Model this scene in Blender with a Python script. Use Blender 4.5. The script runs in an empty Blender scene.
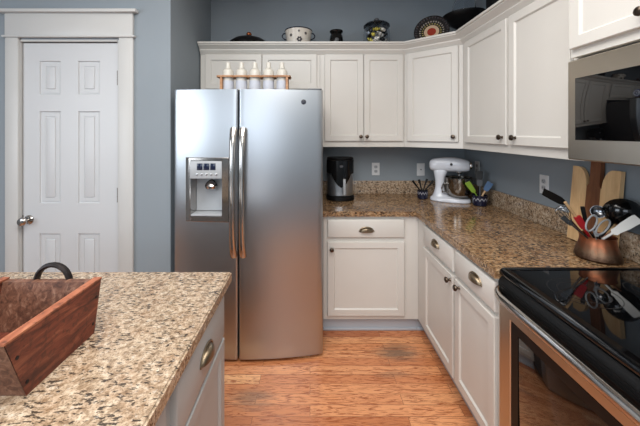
import bpy, bmesh, math, random
from mathutils import Vector, Matrix
random.seed(7)
PI = math.pi
SC = bpy.context.scene
C = SC.collection

# ------------------------------------------------------------------ camera
F = 305.0; VX, VY = 310.0, 133.0; H = 1.497       # focal length in pixels, vanishing point, eye height
cam_d = bpy.data.cameras.new('camera'); cam = bpy.data.objects.new('camera', cam_d); C.objects.link(cam)
cam.location = (0, 0, H); cam.rotation_euler = (PI/2, 0, 0)
cam_d.sensor_width = 36; cam_d.lens = F/640*36
cam_d.shift_x = (320-VX)/640; cam_d.shift_y = -(213-VY)/640
cam_d.clip_start = 0.02
SC.camera = cam
def P(px, py, Y): return Vector(((px-VX)*Y/F, Y, H-(py-VY)*Y/F))

# ------------------------------------------------------------------ world, lights, exposure
SC.view_settings.view_transform = 'Standard'; SC.view_settings.look = 'None'
SC.view_settings.gamma = 1; SC.view_settings.exposure = 0.08; SC.view_settings.use_curve_mapping = False
w = bpy.data.worlds.new('world'); SC.world = w; w.use_nodes = True
w.node_tree.nodes['Background'].inputs['Color'].default_value = (0.62, 0.78, 1.0, 1)
w.node_tree.nodes['Background'].inputs['Strength'].default_value = 1.6
def area(name, loc, target, sx, sy, power, color):
    l = bpy.data.lights.new(name, 'AREA'); l.shape = 'RECTANGLE'; l.size = sx; l.size_y = sy
    l.energy = power; l.color = color
    o = bpy.data.objects.new(name, l); C.objects.link(o); o.location = loc
    o.rotation_euler = (Vector(target)-Vector(loc)).to_track_quat('-Z', 'Y').to_euler()
    return o
area('added_window_light', (-1.05, -3.5, 1.75), (-0.9, 2, 1.2), 2.3, 1.4, 22, (0.92, 0.96, 1.0))  # panel at the unseen rear window, added to light the room
area('added_side_window_light', (-3.1, -0.6, 1.7), (0, 0.9, 1.1), 1.7, 1.3, 34, (0.88, 0.94, 1.0))  # panel at the unseen side window, also added for light
area('ceiling_lamp_light', (-0.2, 0.5, 2.8), (-0.2, 0.5, 0), 1.8, 1.8, 68, (1.0, 0.97, 0.93))
area('ceiling_lamp_light', (0.3, -2.0, 2.8), (0.3, -2.0, 0), 1.8, 1.8, 72, (1.0, 0.97, 0.93))

# ------------------------------------------------------------------ materials
def newmat(name):
    m = bpy.data.materials.new(name); m.use_nodes = True
    nt = m.node_tree; b = nt.nodes['Principled BSDF']
    return m, nt, b
def lin(c):
    return tuple(((x/255)/12.92 if x/255 <= .04045 else ((x/255+.055)/1.055)**2.4) for x in c)+(1,)
def node(nt, t, **kw):
    n = nt.nodes.new(t)
    for k, v in kw.items():
        if k in n.inputs: n.inputs[k].default_value = v
        else: setattr(n, k, v)
    return n
def coords(nt, scale=(1,1,1), rot=(0,0,0)):
    tc = node(nt, 'ShaderNodeTexCoord'); mp = node(nt, 'ShaderNodeMapping')
    mp.inputs['Scale'].default_value = scale; mp.inputs['Rotation'].default_value = rot
    nt.links.new(tc.outputs['Object'], mp.inputs['Vector']); return mp.outputs['Vector']
def ramp(nt, fac, stops, interp='LINEAR'):
    r = node(nt, 'ShaderNodeValToRGB'); r.color_ramp.interpolation = interp
    el = r.color_ramp.elements
    while len(el) < len(stops): el.new(0.5)
    for e, (p, c) in zip(el, stops): e.position = p; e.color = c if len(c) == 4 else lin(c)
    nt.links.new(fac, r.inputs['Fac']); return r.outputs['Color']
def mix(nt, fac, a, b, mode='MIX'):
    n = node(nt, 'ShaderNodeMix'); n.data_type = 'RGBA'; n.blend_type = mode
    for i, v in ((0, fac), (6, a), (7, b)):
        if hasattr(v, 'links') or isinstance(v, bpy.types.NodeSocket): nt.links.new(v, n.inputs[i])
        else: n.inputs[i].default_value = v
    return n.outputs[2]
def math_n(nt, op, a, b=None):
    n = node(nt, 'ShaderNodeMath'); n.operation = op
    for i, v in enumerate((a, b)):
        if v is None: continue
        if isinstance(v, bpy.types.NodeSocket): nt.links.new(v, n.inputs[i])
        else: n.inputs[i].default_value = v
    return n.outputs[0]
def noise(nt, vec, scale, detail=4, rough=.55, dist=0):
    n = node(nt, 'ShaderNodeTexNoise'); nt.links.new(vec, n.inputs['Vector'])
    n.inputs['Scale'].default_value = scale; n.inputs['Detail'].default_value = detail
    n.inputs['Roughness'].default_value = rough; n.inputs['Distortion'].default_value = dist
    return n.outputs['Fac']
def bump(nt, b, fac, strength=.1, dist=.002):
    n = node(nt, 'ShaderNodeBump'); n.inputs['Strength'].default_value = strength; n.inputs['Distance'].default_value = dist
    nt.links.new(fac, n.inputs['Height']); nt.links.new(n.outputs['Normal'], b.inputs['Normal'])
def paint(name, c, rough=.5, var=.04, scale=6, metallic=0, bumpy=0, spec=.5, coat=0):
    m, nt, b = newmat(name)
    v = coords(nt); f = noise(nt, v, scale)
    c = lin(c); d = tuple(x*(1-var*2) for x in c[:3])+(1,)
    nt.links.new(ramp(nt, f, [(.3, d), (.7, c)]), b.inputs['Base Color'])
    b.inputs['Roughness'].default_value = rough; b.inputs['Metallic'].default_value = metallic
    b.inputs['Specular IOR Level'].default_value = spec; b.inputs['Coat Weight'].default_value = coat
    if bumpy: bump(nt, b, noise(nt, v, 180), bumpy, .001)
    return m
def wood(name, dark, light, axis='X', scale=14, rough=.5, contrast=1):
    m, nt, b = newmat(name)
    s = {'X': (.12, 1, 1), 'Y': (1, .12, 1), 'Z': (1, 1, .12)}[axis]
    v = coords(nt, s)
    f = noise(nt, v, scale*3, 6, .65, .6); g = noise(nt, v, scale*.6, 3)
    h = math_n(nt, 'ADD', math_n(nt, 'MULTIPLY', f, .65), math_n(nt, 'MULTIPLY', g, .35))
    nt.links.new(ramp(nt, h, [(.5-.17/contrast, dark), (.5+.16/contrast, light)]), b.inputs['Base Color'])
    b.inputs['Roughness'].default_value = rough; bump(nt, b, f, .15, .001)
    return m
def granite(name, stops, warm_c, warm_amt, fleck, lo):
    m, nt, b = newmat(name)
    v = coords(nt, (1, 1, 1))
    vs = coords(nt, (.50, 1.6, 1), (0, 0, math.radians(-32)))
    med = noise(nt, v, 56, 6, .68)
    base = ramp(nt, med, stops)
    warm = ramp(nt, noise(nt, v, 15, 5, .6), [(.46, (0, 0, 0)), (.66, (255, 255, 255))])
    base = mix(nt, math_n(nt, 'MULTIPLY', warm, warm_amt), base, lin(warm_c))
    fine = noise(nt, v, 230, 3, .6)
    base = mix(nt, ramp(nt, fine, [(.50, (0, 0, 0)), (.60, (190, 190, 190))]), base, lin((104, 84, 66)))
    fl = noise(nt, vs, 112, 3, .6, .3)
    mod = math_n(nt, 'ADD', fl, math_n(nt, 'MULTIPLY', math_n(nt, 'SUBTRACT', noise(nt, v, 16, 3), .5), .30))
    base = mix(nt, ramp(nt, mod, [(lo, (0, 0, 0)), (lo+.05, (245, 245, 245))]), base, lin(fleck))
    wh = noise(nt, v, 100, 2)
    base = mix(nt, ramp(nt, wh, [(.64, (0, 0, 0)), (.72, (170, 170, 170))]), base, lin((190, 186, 178)))
    nt.links.new(base, b.inputs['Base Color'])
    b.inputs['Roughness'].default_value = .13; b.inputs['Specular IOR Level'].default_value = .5
    return m
def steel(name, c=(150, 152, 154), rough=.3, axis='X'):
    m, nt, b = newmat(name)
    f = noise(nt, coords(nt), 2.5, 1)
    c = lin(c)
    nt.links.new(ramp(nt, f, [(.3, tuple(x*.98 for x in c[:3])+(1,)), (.7, c)]), b.inputs['Base Color'])
    b.inputs['Roughness'].default_value = rough; b.inputs['Metallic'].default_value = 1
    b.inputs['Anisotropic'].default_value = .35 if rough > .2 else 0
    return m
def glass(name, c=(235, 242, 245), rough=.02, alpha=None):
    m, nt, b = newmat(name)
    v = coords(nt); f = noise(nt, v, 4)
    cc = lin(c)
    nt.links.new(ramp(nt, f, [(.2, tuple(x*.97 for x in cc[:3])+(1,)), (.8, cc)]), b.inputs['Base Color'])
    b.inputs['Roughness'].default_value = rough; b.inputs['Transmission Weight'].default_value = 1
    b.inputs['IOR'].default_value = 1.2
    return m
def floor_mat():
    m, nt, b = newmat('oak_strip_floor')
    v = coords(nt)
    br = node(nt, 'ShaderNodeTexBrick'); nt.links.new(v, br.inputs['Vector'])
    br.offset = .37; br.offset_frequency = 2; br.squash = 1.0
    br.inputs['Scale'].default_value = 1; br.inputs['Brick Width'].default_value = .82
    br.inputs['Row Height'].default_value = .070; br.inputs['Mortar Size'].default_value = .0012
    br.inputs['Mortar Smooth'].default_value = .3; br.inputs['Bias'].default_value = 0
    br.inputs['Color1'].default_value = (0, 0, 0, 1); br.inputs['Color2'].default_value = (1, 1, 1, 1)
    br.inputs['Mortar'].default_value = (.5, .5, .5, 1)
    tone = ramp(nt, br.outputs['Color'], [(.0, (182, 112, 70)), (.35, (210, 140, 94)), (.7, (224, 158, 110)), (1, (236, 180, 130))])
    # shift the grain from plank to plank
    vm = node(nt, 'ShaderNodeVectorMath'); vm.operation = 'MULTIPLY_ADD'
    nt.links.new(br.outputs['Color'], vm.inputs[0]); vm.inputs[1].default_value = (7.3, 3.1, 0); nt.links.new(v, vm.inputs[2])
    mp = node(nt, 'ShaderNodeMapping'); mp.inputs['Scale'].default_value = (.11, 1, 1); nt.links.new(vm.outputs[0], mp.inputs['Vector'])
    g = noise(nt, mp.outputs['Vector'], 62, 7, .66, 2.2)
    g2 = noise(nt, mp.outputs['Vector'], 9, 3, .5, .8)
    col = mix(nt, ramp(nt, g, [(.42, (235, 235, 235)), (.52, (0, 0, 0))]), tone, lin((150, 82, 48)))
    col = mix(nt, ramp(nt, g2, [(.45, (0, 0, 0)), (.75, (120, 120, 120))]), col, lin((168, 100, 60)))
    col = mix(nt, math_n(nt, 'MULTIPLY', br.outputs['Fac'], .8), col, lin((78, 38, 20)))
    # worn grey patches in the finish
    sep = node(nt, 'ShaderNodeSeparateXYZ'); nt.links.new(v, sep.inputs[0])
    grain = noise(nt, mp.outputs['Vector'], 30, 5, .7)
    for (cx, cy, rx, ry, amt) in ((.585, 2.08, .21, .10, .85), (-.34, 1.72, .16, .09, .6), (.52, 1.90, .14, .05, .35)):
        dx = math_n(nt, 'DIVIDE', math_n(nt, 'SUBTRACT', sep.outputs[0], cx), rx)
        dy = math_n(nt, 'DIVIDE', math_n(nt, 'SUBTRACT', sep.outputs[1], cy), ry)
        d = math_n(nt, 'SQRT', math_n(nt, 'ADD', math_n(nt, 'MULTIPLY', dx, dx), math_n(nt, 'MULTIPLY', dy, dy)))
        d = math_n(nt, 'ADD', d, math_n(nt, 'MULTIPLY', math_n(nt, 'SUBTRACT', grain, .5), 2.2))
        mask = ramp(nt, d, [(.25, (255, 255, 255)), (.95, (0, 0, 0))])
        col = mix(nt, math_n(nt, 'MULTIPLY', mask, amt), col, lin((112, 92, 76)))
    nt.links.new(col, b.inputs['Base Color'])
    b.inputs['Roughness'].default_value = .30
    nt.links.new(math_n(nt, 'ADD', math_n(nt, 'MULTIPLY', g, .18), .20), b.inputs['Roughness'])
    bump(nt, b, br.outputs['Fac'], -.25, .001)
    return m
def polar(nt):
    tc = node(nt, 'ShaderNodeTexCoord'); sep = node(nt, 'ShaderNodeSeparateXYZ'); nt.links.new(tc.outputs['Object'], sep.inputs[0])
    x, y = sep.outputs[0], sep.outputs[1]
    r = math_n(nt, 'SQRT', math_n(nt, 'ADD', math_n(nt, 'MULTIPLY', x, x), math_n(nt, 'MULTIPLY', y, y)))
    return r, math_n(nt, 'ARCTAN2', y, x)
def plate_mat(R):
    m, nt, b = newmat('painted_plate_glaze')
    r, a = polar(nt); r = math_n(nt, 'DIVIDE', r, R)
    col = ramp(nt, r, [(0, (150, 50, 34)), (.24, (150, 50, 34)), (.25, (198, 170, 140)), (.41, (206, 180, 150)), (.42, (24, 22, 24)), (1, (26, 25, 28))], 'CONSTANT')
    for (rad, wd, n, c) in ((.52, .045, 22, (150, 138, 84)), (.66, .04, 28, (150, 142, 132)), (.88, .05, 34, (62, 60, 64))):
        band = math_n(nt, 'LESS_THAN', math_n(nt, 'ABSOLUTE', math_n(nt, 'SUBTRACT', r, rad)), wd)
        dot = math_n(nt, 'GREATER_THAN', math_n(nt, 'SINE', math_n(nt, 'MULTIPLY', a, n)), .1)
        col = mix(nt, math_n(nt, 'MULTIPLY', band, dot), col, lin(c))
    nt.links.new(col, b.inputs['Base Color']); b.inputs['Roughness'].default_value = .2
    return m
def crock_mat():
    m, nt, b = newmat('navy_arch_glaze')
    tc = node(nt, 'ShaderNodeTexCoord'); sep = node(nt, 'ShaderNodeSeparateXYZ'); nt.links.new(tc.outputs['Object'], sep.inputs[0])
    _, a = polar(nt)
    s = math_n(nt, 'ABSOLUTE', math_n(nt, 'SINE', math_n(nt, 'MULTIPLY', a, 6)))
    z = math_n(nt, 'SUBTRACT', sep.outputs[2], math_n(nt, 'MULTIPLY', s, .018))
    band = math_n(nt, 'LESS_THAN', math_n(nt, 'ABSOLUTE', math_n(nt, 'SUBTRACT', z, .043)), .005)
    nt.links.new(mix(nt, band, lin((20, 24, 46)), lin((150, 150, 158))), b.inputs['Base Color']); b.inputs['Roughness'].default_value = .18
    return m
def copper_mat():
    m, nt, b = newmat('aged_copper')
    tc = node(nt, 'ShaderNodeTexCoord'); sep = node(nt, 'ShaderNodeSeparateXYZ'); nt.links.new(tc.outputs['Object'], sep.inputs[0])
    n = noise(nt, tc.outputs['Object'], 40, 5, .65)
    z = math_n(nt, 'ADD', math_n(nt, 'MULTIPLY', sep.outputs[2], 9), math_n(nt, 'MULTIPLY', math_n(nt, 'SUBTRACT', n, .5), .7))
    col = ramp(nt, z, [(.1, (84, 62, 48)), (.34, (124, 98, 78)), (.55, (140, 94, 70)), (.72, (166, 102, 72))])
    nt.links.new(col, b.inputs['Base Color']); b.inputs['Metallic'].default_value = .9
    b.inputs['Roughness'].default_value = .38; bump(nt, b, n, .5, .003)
    return m
def rustic_mat(name, a, bb, cc, rot):
    m, nt, b = newmat(name)
    v = coords(nt, (1, .14, 1), rot)
    f = noise(nt, v, 46, 7, .7, 1.0); g = noise(nt, coords(nt), 9, 4, .6)
    col = ramp(nt, f, [(.32, a), (.52, bb), (.70, cc)])
    col = mix(nt, ramp(nt, g, [(.45, (0, 0, 0)), (.72, (170, 170, 170))]), col, lin(a))
    saw = noise(nt, coords(nt, (1, 1, 1), (0.6, 0, 0)), 70, 2)
    nt.links.new(mix(nt, ramp(nt, saw, [(.54, (0, 0, 0)), (.66, (190, 190, 190))]), col, lin((52, 26, 18))), b.inputs['Base Color'])
    b.inputs['Roughness'].default_value = .55; bump(nt, b, f, .4, .002)
    return m
M = dict(
    wall=paint('blue_grey_wall_paint', (136, 145, 152), .75, .02, 3, bumpy=.04),
    added_floor=paint('added_grey_floor', (92, 95, 100), .9, .1, 60, bumpy=.4),  # finish of the added rear floor
    ceil=paint('white_ceiling_paint', (225, 224, 220), .8, .02, 3),
    trim=paint('white_trim_paint', (194, 194, 192), .4, .015, 4),
    doorp=paint('white_door_paint', (196, 198, 200), .4, .012, 3),
    cab=paint('cream_cabinet_paint', (208, 205, 199), .38, .02, 3),
    cabb=paint('grey_island_paint', (172, 173, 172), .4, .02, 3),
    toe=paint('grey_toe_kick_paint', (176, 182, 190), .45, .02, 3),
    floor=floor_mat(), granite=granite('pale_speckled_granite', [(.30, (104, 82, 62)), (.45, (160, 138, 114)), (.56, (190, 170, 146)), (.70, (208, 196, 178))], (146, 108, 76), .30, (46, 38, 34), .555),
    granite_dim=granite('speckled_granite_dim_light', [(.30, (70, 50, 36)), (.45, (136, 104, 74)), (.56, (176, 144, 108)), (.70, (204, 180, 146))], (136, 92, 50), .45, (34, 24, 20), .535),  # island granite again, with dim warm light painted into its colour
    steel=steel('brushed_steel', (182, 186, 190), .33, 'X'),
    steelr=steel('range_steel', (196, 185, 170), .32, 'Y'),
    handle=steel('polished_handle_steel', (186, 182, 178), .16, 'Z'),
    chrome=steel('chrome', (200, 200, 200), .1, 'Z'),
    knob=paint('dark_bronze', (92, 80, 70), .3, .1, 40, metallic=1),
    pull=paint('aged_pewter', (150, 134, 112), .36, .12, 30, metallic=1),
    black=paint('black_plastic', (12, 12, 13), .42, .1, 10, spec=.25),
    gloss=paint('black_enamel', (9, 9, 10), .12, .05, 10),
    blackglass=paint('black_glass', (5, 5, 6), .035, .02, 4, coat=.4),
    ovenglass=paint('oven_window_glass', (14, 11, 10), .06, .05, 4, coat=.6),
    graybody=paint('grey_appliance_paint', (84, 86, 90), .5, .05, 8),
    dgrey=paint('dark_grey_plastic', (70, 72, 76), .4, .05, 10),
    lgrey=paint('light_grey_plastic', (170, 174, 178), .35, .03, 10),
    display=paint('display_glass', (22, 32, 58), .1, .1, 20),
    white=paint('white_enamel', (204, 208, 216), .2, .01, 4, coat=.3),
    plate=paint('white_switch_plastic', (214, 216, 218), .35, .01, 8),
    slot=paint('dark_slot', (40, 40, 42), .5, .05, 8),
    navy=paint('navy_enamel', (26, 30, 48), .2, .05, 8),
    motif=paint('dark_flower_paint', (52, 46, 50), .3, .1, 30),
    cream=paint('cream_enamel', (222, 214, 202), .22, .03, 6),
    glass=glass('clear_glass', (246, 248, 250)),
    bottle=paint('frosted_white_bottle', (206, 202, 192), .3, .02, 8),
    label=paint('pale_paper_label', (186, 190, 200), .6, .02, 30),
    rack=wood('rack_wood', (140, 92, 58), (196, 152, 112), 'X', 12),
    maple=wood('maple_board', (206, 164, 116), (238, 202, 152), 'Z', 14, .45),
    walnut=wood('walnut_strip', (96, 58, 38), (140, 92, 62), 'Z', 14, .4),
    beech=wood('beech_handle', (168, 130, 92), (204, 170, 128), 'Z', 14),
    trug=rustic_mat('red_brown_rough_wood', (52, 22, 15), (112, 52, 34), (158, 92, 64), (0, 0, 0)),
    trugend=rustic_mat('grey_weathered_wood', (70, 42, 32), (116, 78, 60), (158, 122, 102), (0, 0, PI/2)),
    trugrim=rustic_mat('orange_cut_wood', (122, 68, 46), (156, 92, 64), (178, 116, 84), (0, 0, 0)),
    iron=paint('forged_iron', (52, 46, 46), .5, .2, 60, metallic=.7, bumpy=.4),
    copper=copper_mat(), coppery=paint('copper_knob', (170, 96, 62), .25, .05, 20, metallic=1),
    red=paint('red_silicone', (166, 26, 34), .4, .05, 10),
    green=paint('lime_silicone', (134, 168, 60), .4, .05, 10),
    blue=paint('blue_silicone', (40, 84, 128), .4, .05, 10),
    offwhite=paint('white_nylon', (214, 212, 206), .4, .02, 10),
    grey=paint('grey_rubber', (150, 152, 154), .45, .03, 10),
    wire=steel('wire_steel', (140, 142, 146), .25, 'Z'),
    yellow=paint('yellow_wrapper', (206, 190, 70), .3, .05, 20),
    winframe=paint('white_window_paint', (228, 228, 226), .4, .01, 4),
    smoke=glass('smoky_glass', (120, 126, 132), .05),
    pane=glass('window_pane', (250, 252, 255), 0.0),
    ring=paint('grey_burner_print', (34, 34, 36), .2, .05, 30),
    curve=steel('bowl_steel', (150, 144, 136), .16, 'Z'),
    crock=crock_mat(),
)

# ------------------------------------------------------------------ mesh helpers
def nb(): return bmesh.new()
def box(bm, x0, x1, y0, y1, z0, z1, bev=0, seg=2):
    r = bmesh.ops.create_cube(bm, size=1, matrix=Matrix.Translation(((x0+x1)/2, (y0+y1)/2, (z0+z1)/2)) @ Matrix.Diagonal((abs(x1-x0), abs(y1-y0), abs(z1-z0), 1)))
    if bev:
        es = set(e for v in r['verts'] for e in v.link_edges)
        bmesh.ops.bevel(bm, geom=list(es), offset=bev, segments=seg, affect='EDGES', profile=.5)
    return bm
def loft(bm, rings, cap0=True, cap1=True, closed=True):
    vs = [[bm.verts.new(p) for p in r] for r in rings]
    n = len(vs[0])
    for a, b in zip(vs, vs[1:]):
        for i in range(n if closed else n-1):
            j = (i+1) % n
            bm.faces.new((a[i], a[j], b[j], b[i]))
    if cap0 and n > 2: bm.faces.new(list(reversed(vs[0])))
    if cap1 and n > 2: bm.faces.new(vs[-1])
    return bm
def frame_of(d):
    d = Vector(d).normalized()
    a = Vector((0, 0, 1)) if abs(d.z) < .9 else Vector((1, 0, 0))
    u = a.cross(d).normalized(); return u, d.cross(u).normalized(), d
def lathe(bm, prof, c=(0,0,0), axis=(0,0,1), n=32, cap0=True, cap1=True):
    u, v, d = frame_of(axis); c = Vector(c)
    rings = []
    for r, h in prof:
        r = max(r, 1e-5)
        rings.append([c+d*h+u*(r*math.cos(2*PI*k/n))+v*(r*math.sin(2*PI*k/n)) for k in range(n)])
    return loft(bm, rings, cap0, cap1)
def tube(bm, pts, rad, n=10, flat=1.0, flatdir=None):
    pts = [Vector(p) for p in pts]; rings = []
    rs = rad if isinstance(rad, (list, tuple)) else [rad]*len(pts)
    up = Vector(flatdir) if flatdir else None
    pu = None
    for i, p in enumerate(pts):
        d = (pts[min(i+1, len(pts)-1)]-pts[max(i-1, 0)]).normalized()
        if up: u = up-d*up.dot(d); u.normalize(); v = d.cross(u)
        elif pu is None: u, v, _ = frame_of(d)
        else: u = (pu-d*pu.dot(d)).normalized(); v = d.cross(u)
        pu = u
        rings.append([p+u*(rs[i]*flat*math.cos(2*PI*k/n))+v*(rs[i]*math.sin(2*PI*k/n)) for k in range(n)])
    return loft(bm, rings)
def prism(bm, poly, o, u, v, d):
    o, u, v, d = map(Vector, (o, u, v, d))
    a = [o+u*x+v*y for x, y in poly]
    return loft(bm, [a, [p+d for p in a]])
def panel(bm, O, u, v, n, x0, x1, y0, y1, prof, back=True):
    """rings of a rectangle: prof = [(inset, height along n)...], capped at both ends"""
    O, u, v, n = map(Vector, (O, u, v, n)); rings = []
    for ins, h in prof:
        p, q = ins if isinstance(ins, tuple) else (ins, ins)
        rings.append([O+u*a+v*b+n*h for a, b in ((x0+p, y0+q), (x1-p, y0+q), (x1-p, y1-q), (x0+p, y1-q))])
    return loft(bm, rings, back, True)
def superring(cx, cy, z, rx, ry, e=2.5, n=28):
    out = []
    for k in range(n):
        a = 2*PI*k/n; c, s = math.cos(a), math.sin(a)
        out.append(Vector((cx+rx*math.copysign(abs(c)**(2/e), c), cy+ry*math.copysign(abs(s)**(2/e), s), z)))
    return out
def root_of(o):
    while o.parent: o = o.parent
    return o
def finish(bm, name, smooth=True, angle=35):
    bmesh.ops.recalc_face_normals(bm, faces=bm.faces[:])
    me = bpy.data.meshes.new(name); bm.to_mesh(me); bm.free()
    if smooth:
        me.shade_smooth(); me.set_sharp_from_angle(angle=math.radians(angle))
    return me
def part(name, bm, mat, parent, local=False, label=None):
    if not local: bmesh.ops.translate(bm, verts=bm.verts[:], vec=-root_of(parent).location)
    me = finish(bm, name); me.materials.append(mat)
    o = bpy.data.objects.new(name, me); C.objects.link(o); o.parent = parent
    if label: o['label'] = label
    return o
def tag(o, label, cat, group=None):
    o['label'] = label; o['category'] = cat
    if group: o['group'] = group
    return o
def thing(name, label, cat, loc=(0,0,0), rz=0, group=None):
    o = bpy.data.objects.new(name, None); C.objects.link(o); o.location = loc; o.rotation_euler = (0, 0, rz)
    o.empty_display_size = .05
    return tag(o, label, cat, group)
def solo(name, bm, mat, label, cat, group=None):
    xs = [v.co for v in bm.verts]
    c = Vector(((min(p.x for p in xs)+max(p.x for p in xs))/2, (min(p.y for p in xs)+max(p.y for p in xs))/2, min(p.z for p in xs)))
    bmesh.ops.translate(bm, verts=bm.verts[:], vec=-c)
    me = finish(bm, name); me.materials.append(mat)
    o = bpy.data.objects.new(name, me); C.objects.link(o); o.location = c
    return tag(o, label, cat, group)
def struct(name, bm, mat, parent=None):
    me = finish(bm, name, True, 30); me.materials.append(mat)
    o = bpy.data.objects.new(name, me); C.objects.link(o)
    if parent: o.parent = parent
    else: o['kind'] = 'structure'
    return o
X3, Y3, Z3 = Vector((1,0,0)), Vector((0,1,0)), Vector((0,0,1))

# ------------------------------------------------------------------ room shell
XR, YB, XL, YR, CH = 1.49, 2.94, -3.2, -3.6, 2.86
struct('floor', box(nb(), XL-.1, XR+.1, -.55, YB+.1, -.05, 0), M['floor'])
struct('floor_rear_added', box(nb(), XL-.1, XR+.1, YR-.1, -.55, -.05, 0), M['added_floor'])  # unseen grey floor finish, added to dull the steel's reflections
struct('ceiling', box(nb(), XL-.1, XR+.1, YR-.1, YB+.1, CH, CH+.08), M['ceil'])
struct('wall_back', box(nb(), -.956, XR, YB, YB+.1, 0, CH), M['wall'])
struct('wall_right', box(nb(), XR, XR+.1, YR, YB+.1, 0, CH), M['wall'])
DY = 2.09; DX0, DX1, DZ = -2.0, -1.297, 2.135
b = nb()
box(b, XL, DX0, DY, YB+.1, 0, CH); box(b, DX1, -.956, DY, YB+.1, 0, CH); box(b, DX0, DX1, DY, YB+.1, DZ, CH)
box(b, DX0, DX1, DY+.2, YB+.1, 0, DZ)
struct('wall_left', b, M['wall'])
def wall_hole(a0, a1, z0, z1, A0, A1, mk):
    b = nb()
    for (p0, p1, q0, q1) in ((A0, a0, 0, CH), (a1, A1, 0, CH), (a0, a1, 0, z0), (a0, a1, z1, CH)): mk(b, p0, p1, q0, q1)
    return b
struct('wall_rear', wall_hole(-2.25, .15, .95, 2.45, XL, XR, lambda b, p0, p1, q0, q1: box(b, p0, p1, YR-.1, YR, q0, q1)), M['wall'])
struct('wall_side', wall_hole(-1.5, .3, .95, 2.4, YR, DY, lambda b, p0, p1, q0, q1: box(b, XL-.1, XL, p0, p1, q0, q1)), M['wall'])
def window(name, a0, a1, z0, z1, mk, n):
    b = nb()
    mk(b, a0, a0+.06, z0, z1); mk(b, a1-.06, a1, z0, z1); mk(b, a0+.06, a1-.06, z0, z0+.06); mk(b, a0+.06, a1-.06, z1-.06, z1)
    for k in range(1, n):
        c = a0+(a1-a0)*k/n; mk(b, c-.03, c+.03, z0+.06, z1-.06)
    return struct(name, b, M['winframe'])
window('added_window_1', -2.25, .15, .95, 2.45, lambda b, p0, p1, q0, q1: box(b, p0, p1, YR-.08, YR-.02, q0, q1), 3)  # unseen window, added for room light and steel reflections
window('added_window_2', -1.5, .3, .95, 2.4, lambda b, p0, p1, q0, q1: box(b, XL-.08, XL-.02, p0, p1, q0, q1), 2)  # second unseen window, added for the same purpose
b = nb()
box(b, XL, -2.072, DY-.014, DY, 0, .13, .003); box(b, -1.204, -.956, DY-.014, DY, 0, .13, .003)
struct('baseboard_left', b, M['trim'])

# door with its casing
b = nb()
for x0, x1 in ((-2.072, -1.984), (-1.299, -1.204)): box(b, x0, x1, DY-.02, DY, 0, 2.148, .003)
box(b, -2.086, -1.190, DY-.032, DY, 2.146, 2.160, .004)
box(b, -2.072, -1.204, DY-.022, DY, 2.160, 2.312, .002)
box(b, -2.105, -1.172, DY-.045, DY, 2.312, 2.334, .004)
for x0, x1 in ((-2.0, -1.982), (-1.314, -1.297)): box(b, x0 - .002, x1, DY-.004, DY+.12, 0, 2.135)
box(b, -1.982, -1.314, DY-.004, DY+.12, 2.123, 2.137)
struct('trim_1', b, M['trim'])
dx0, dx1, dz0, dz1 = -1.978, -1.315-.004, .012, 2.118
dyf = DY+.012
xs = [0, -1.978+1.978, 0]
def dX(px): return (px-VX)*dyf/F
def dZ_(py): return H-(py-VY)*dyf/F
colsx = [dx0, dX(39.6), dX(60.6), dX(78.2), dX(99.8), dx1]
rowsz = [dz0, .26, dZ_(233.5), dZ_(203.3), dZ_(111.2), dZ_(94.6), dZ_(61), dz1]
b = nb()
for i in range(5):
    for j in range(7):
        x0, x1, z0, z1 = colsx[i], colsx[i+1], rowsz[j], rowsz[j+1]
        if i in (1, 3) and j in (1, 3, 5):
            panel(b, (0, dyf, 0), X3, Z3, -Y3, x0, x1, z0, z1, [(0, 0), (.003, -.008), (.010, -.010), (.013, -.007), (.034, -.007), (.037, -.010), (.040, -.010), (.043, -.004), (.046, -.003)], back=False)
        else:
            vs = [b.verts.new((x, dyf, z)) for x, z in ((x0, z0), (x1, z0), (x1, z1), (x0, z1))]; b.faces.new(vs)
box(b, dx0, dx1, dyf+.012, dyf+.04, dz0, dz1)
for x0, x1, z0, z1 in ((dx0, dx0+.002, dz0, dz1), (dx1-.002, dx1, dz0, dz1), (dx0, dx1, dz1-.002, dz1), (dx0, dx1, dz0, dz0+.002)): box(b, x0, x1, dyf, dyf+.02, z0, z1)
door = struct('door_1', b, M['doorp'])
kc = P(29.5, 219.5, dyf)
b = nb(); lathe(b, [(.031, 0), (.031, .006), (.024, .012), (.011, .014), (.011, .034), (.020, .038), (.028, .048), (.029, .058), (.023, .068), (.008, .072)], (kc.x, dyf, kc.z), (0, -1, 0), 28)
kb = struct('door_knob', b, M['handle'], door)
b = nb(); box(b, dx0-.001, dx0+.004, dyf-.003, dyf+.02, kc.z-.03, kc.z+.03)
struct('strike_plate', b, M['knob'], door)
for zz in (dZ_(78), dZ_(195), .3):
    b = nb(); lathe(b, [(.006, 0), (.006, .10)], (dx1+.002, dyf-.006, zz-.05), n=12)
    box(b, dx1-.01, dx1+.002, dyf-.002, dyf+.003, zz-.05, zz+.05)
    struct('hinge', b, M['knob'], door)

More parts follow.
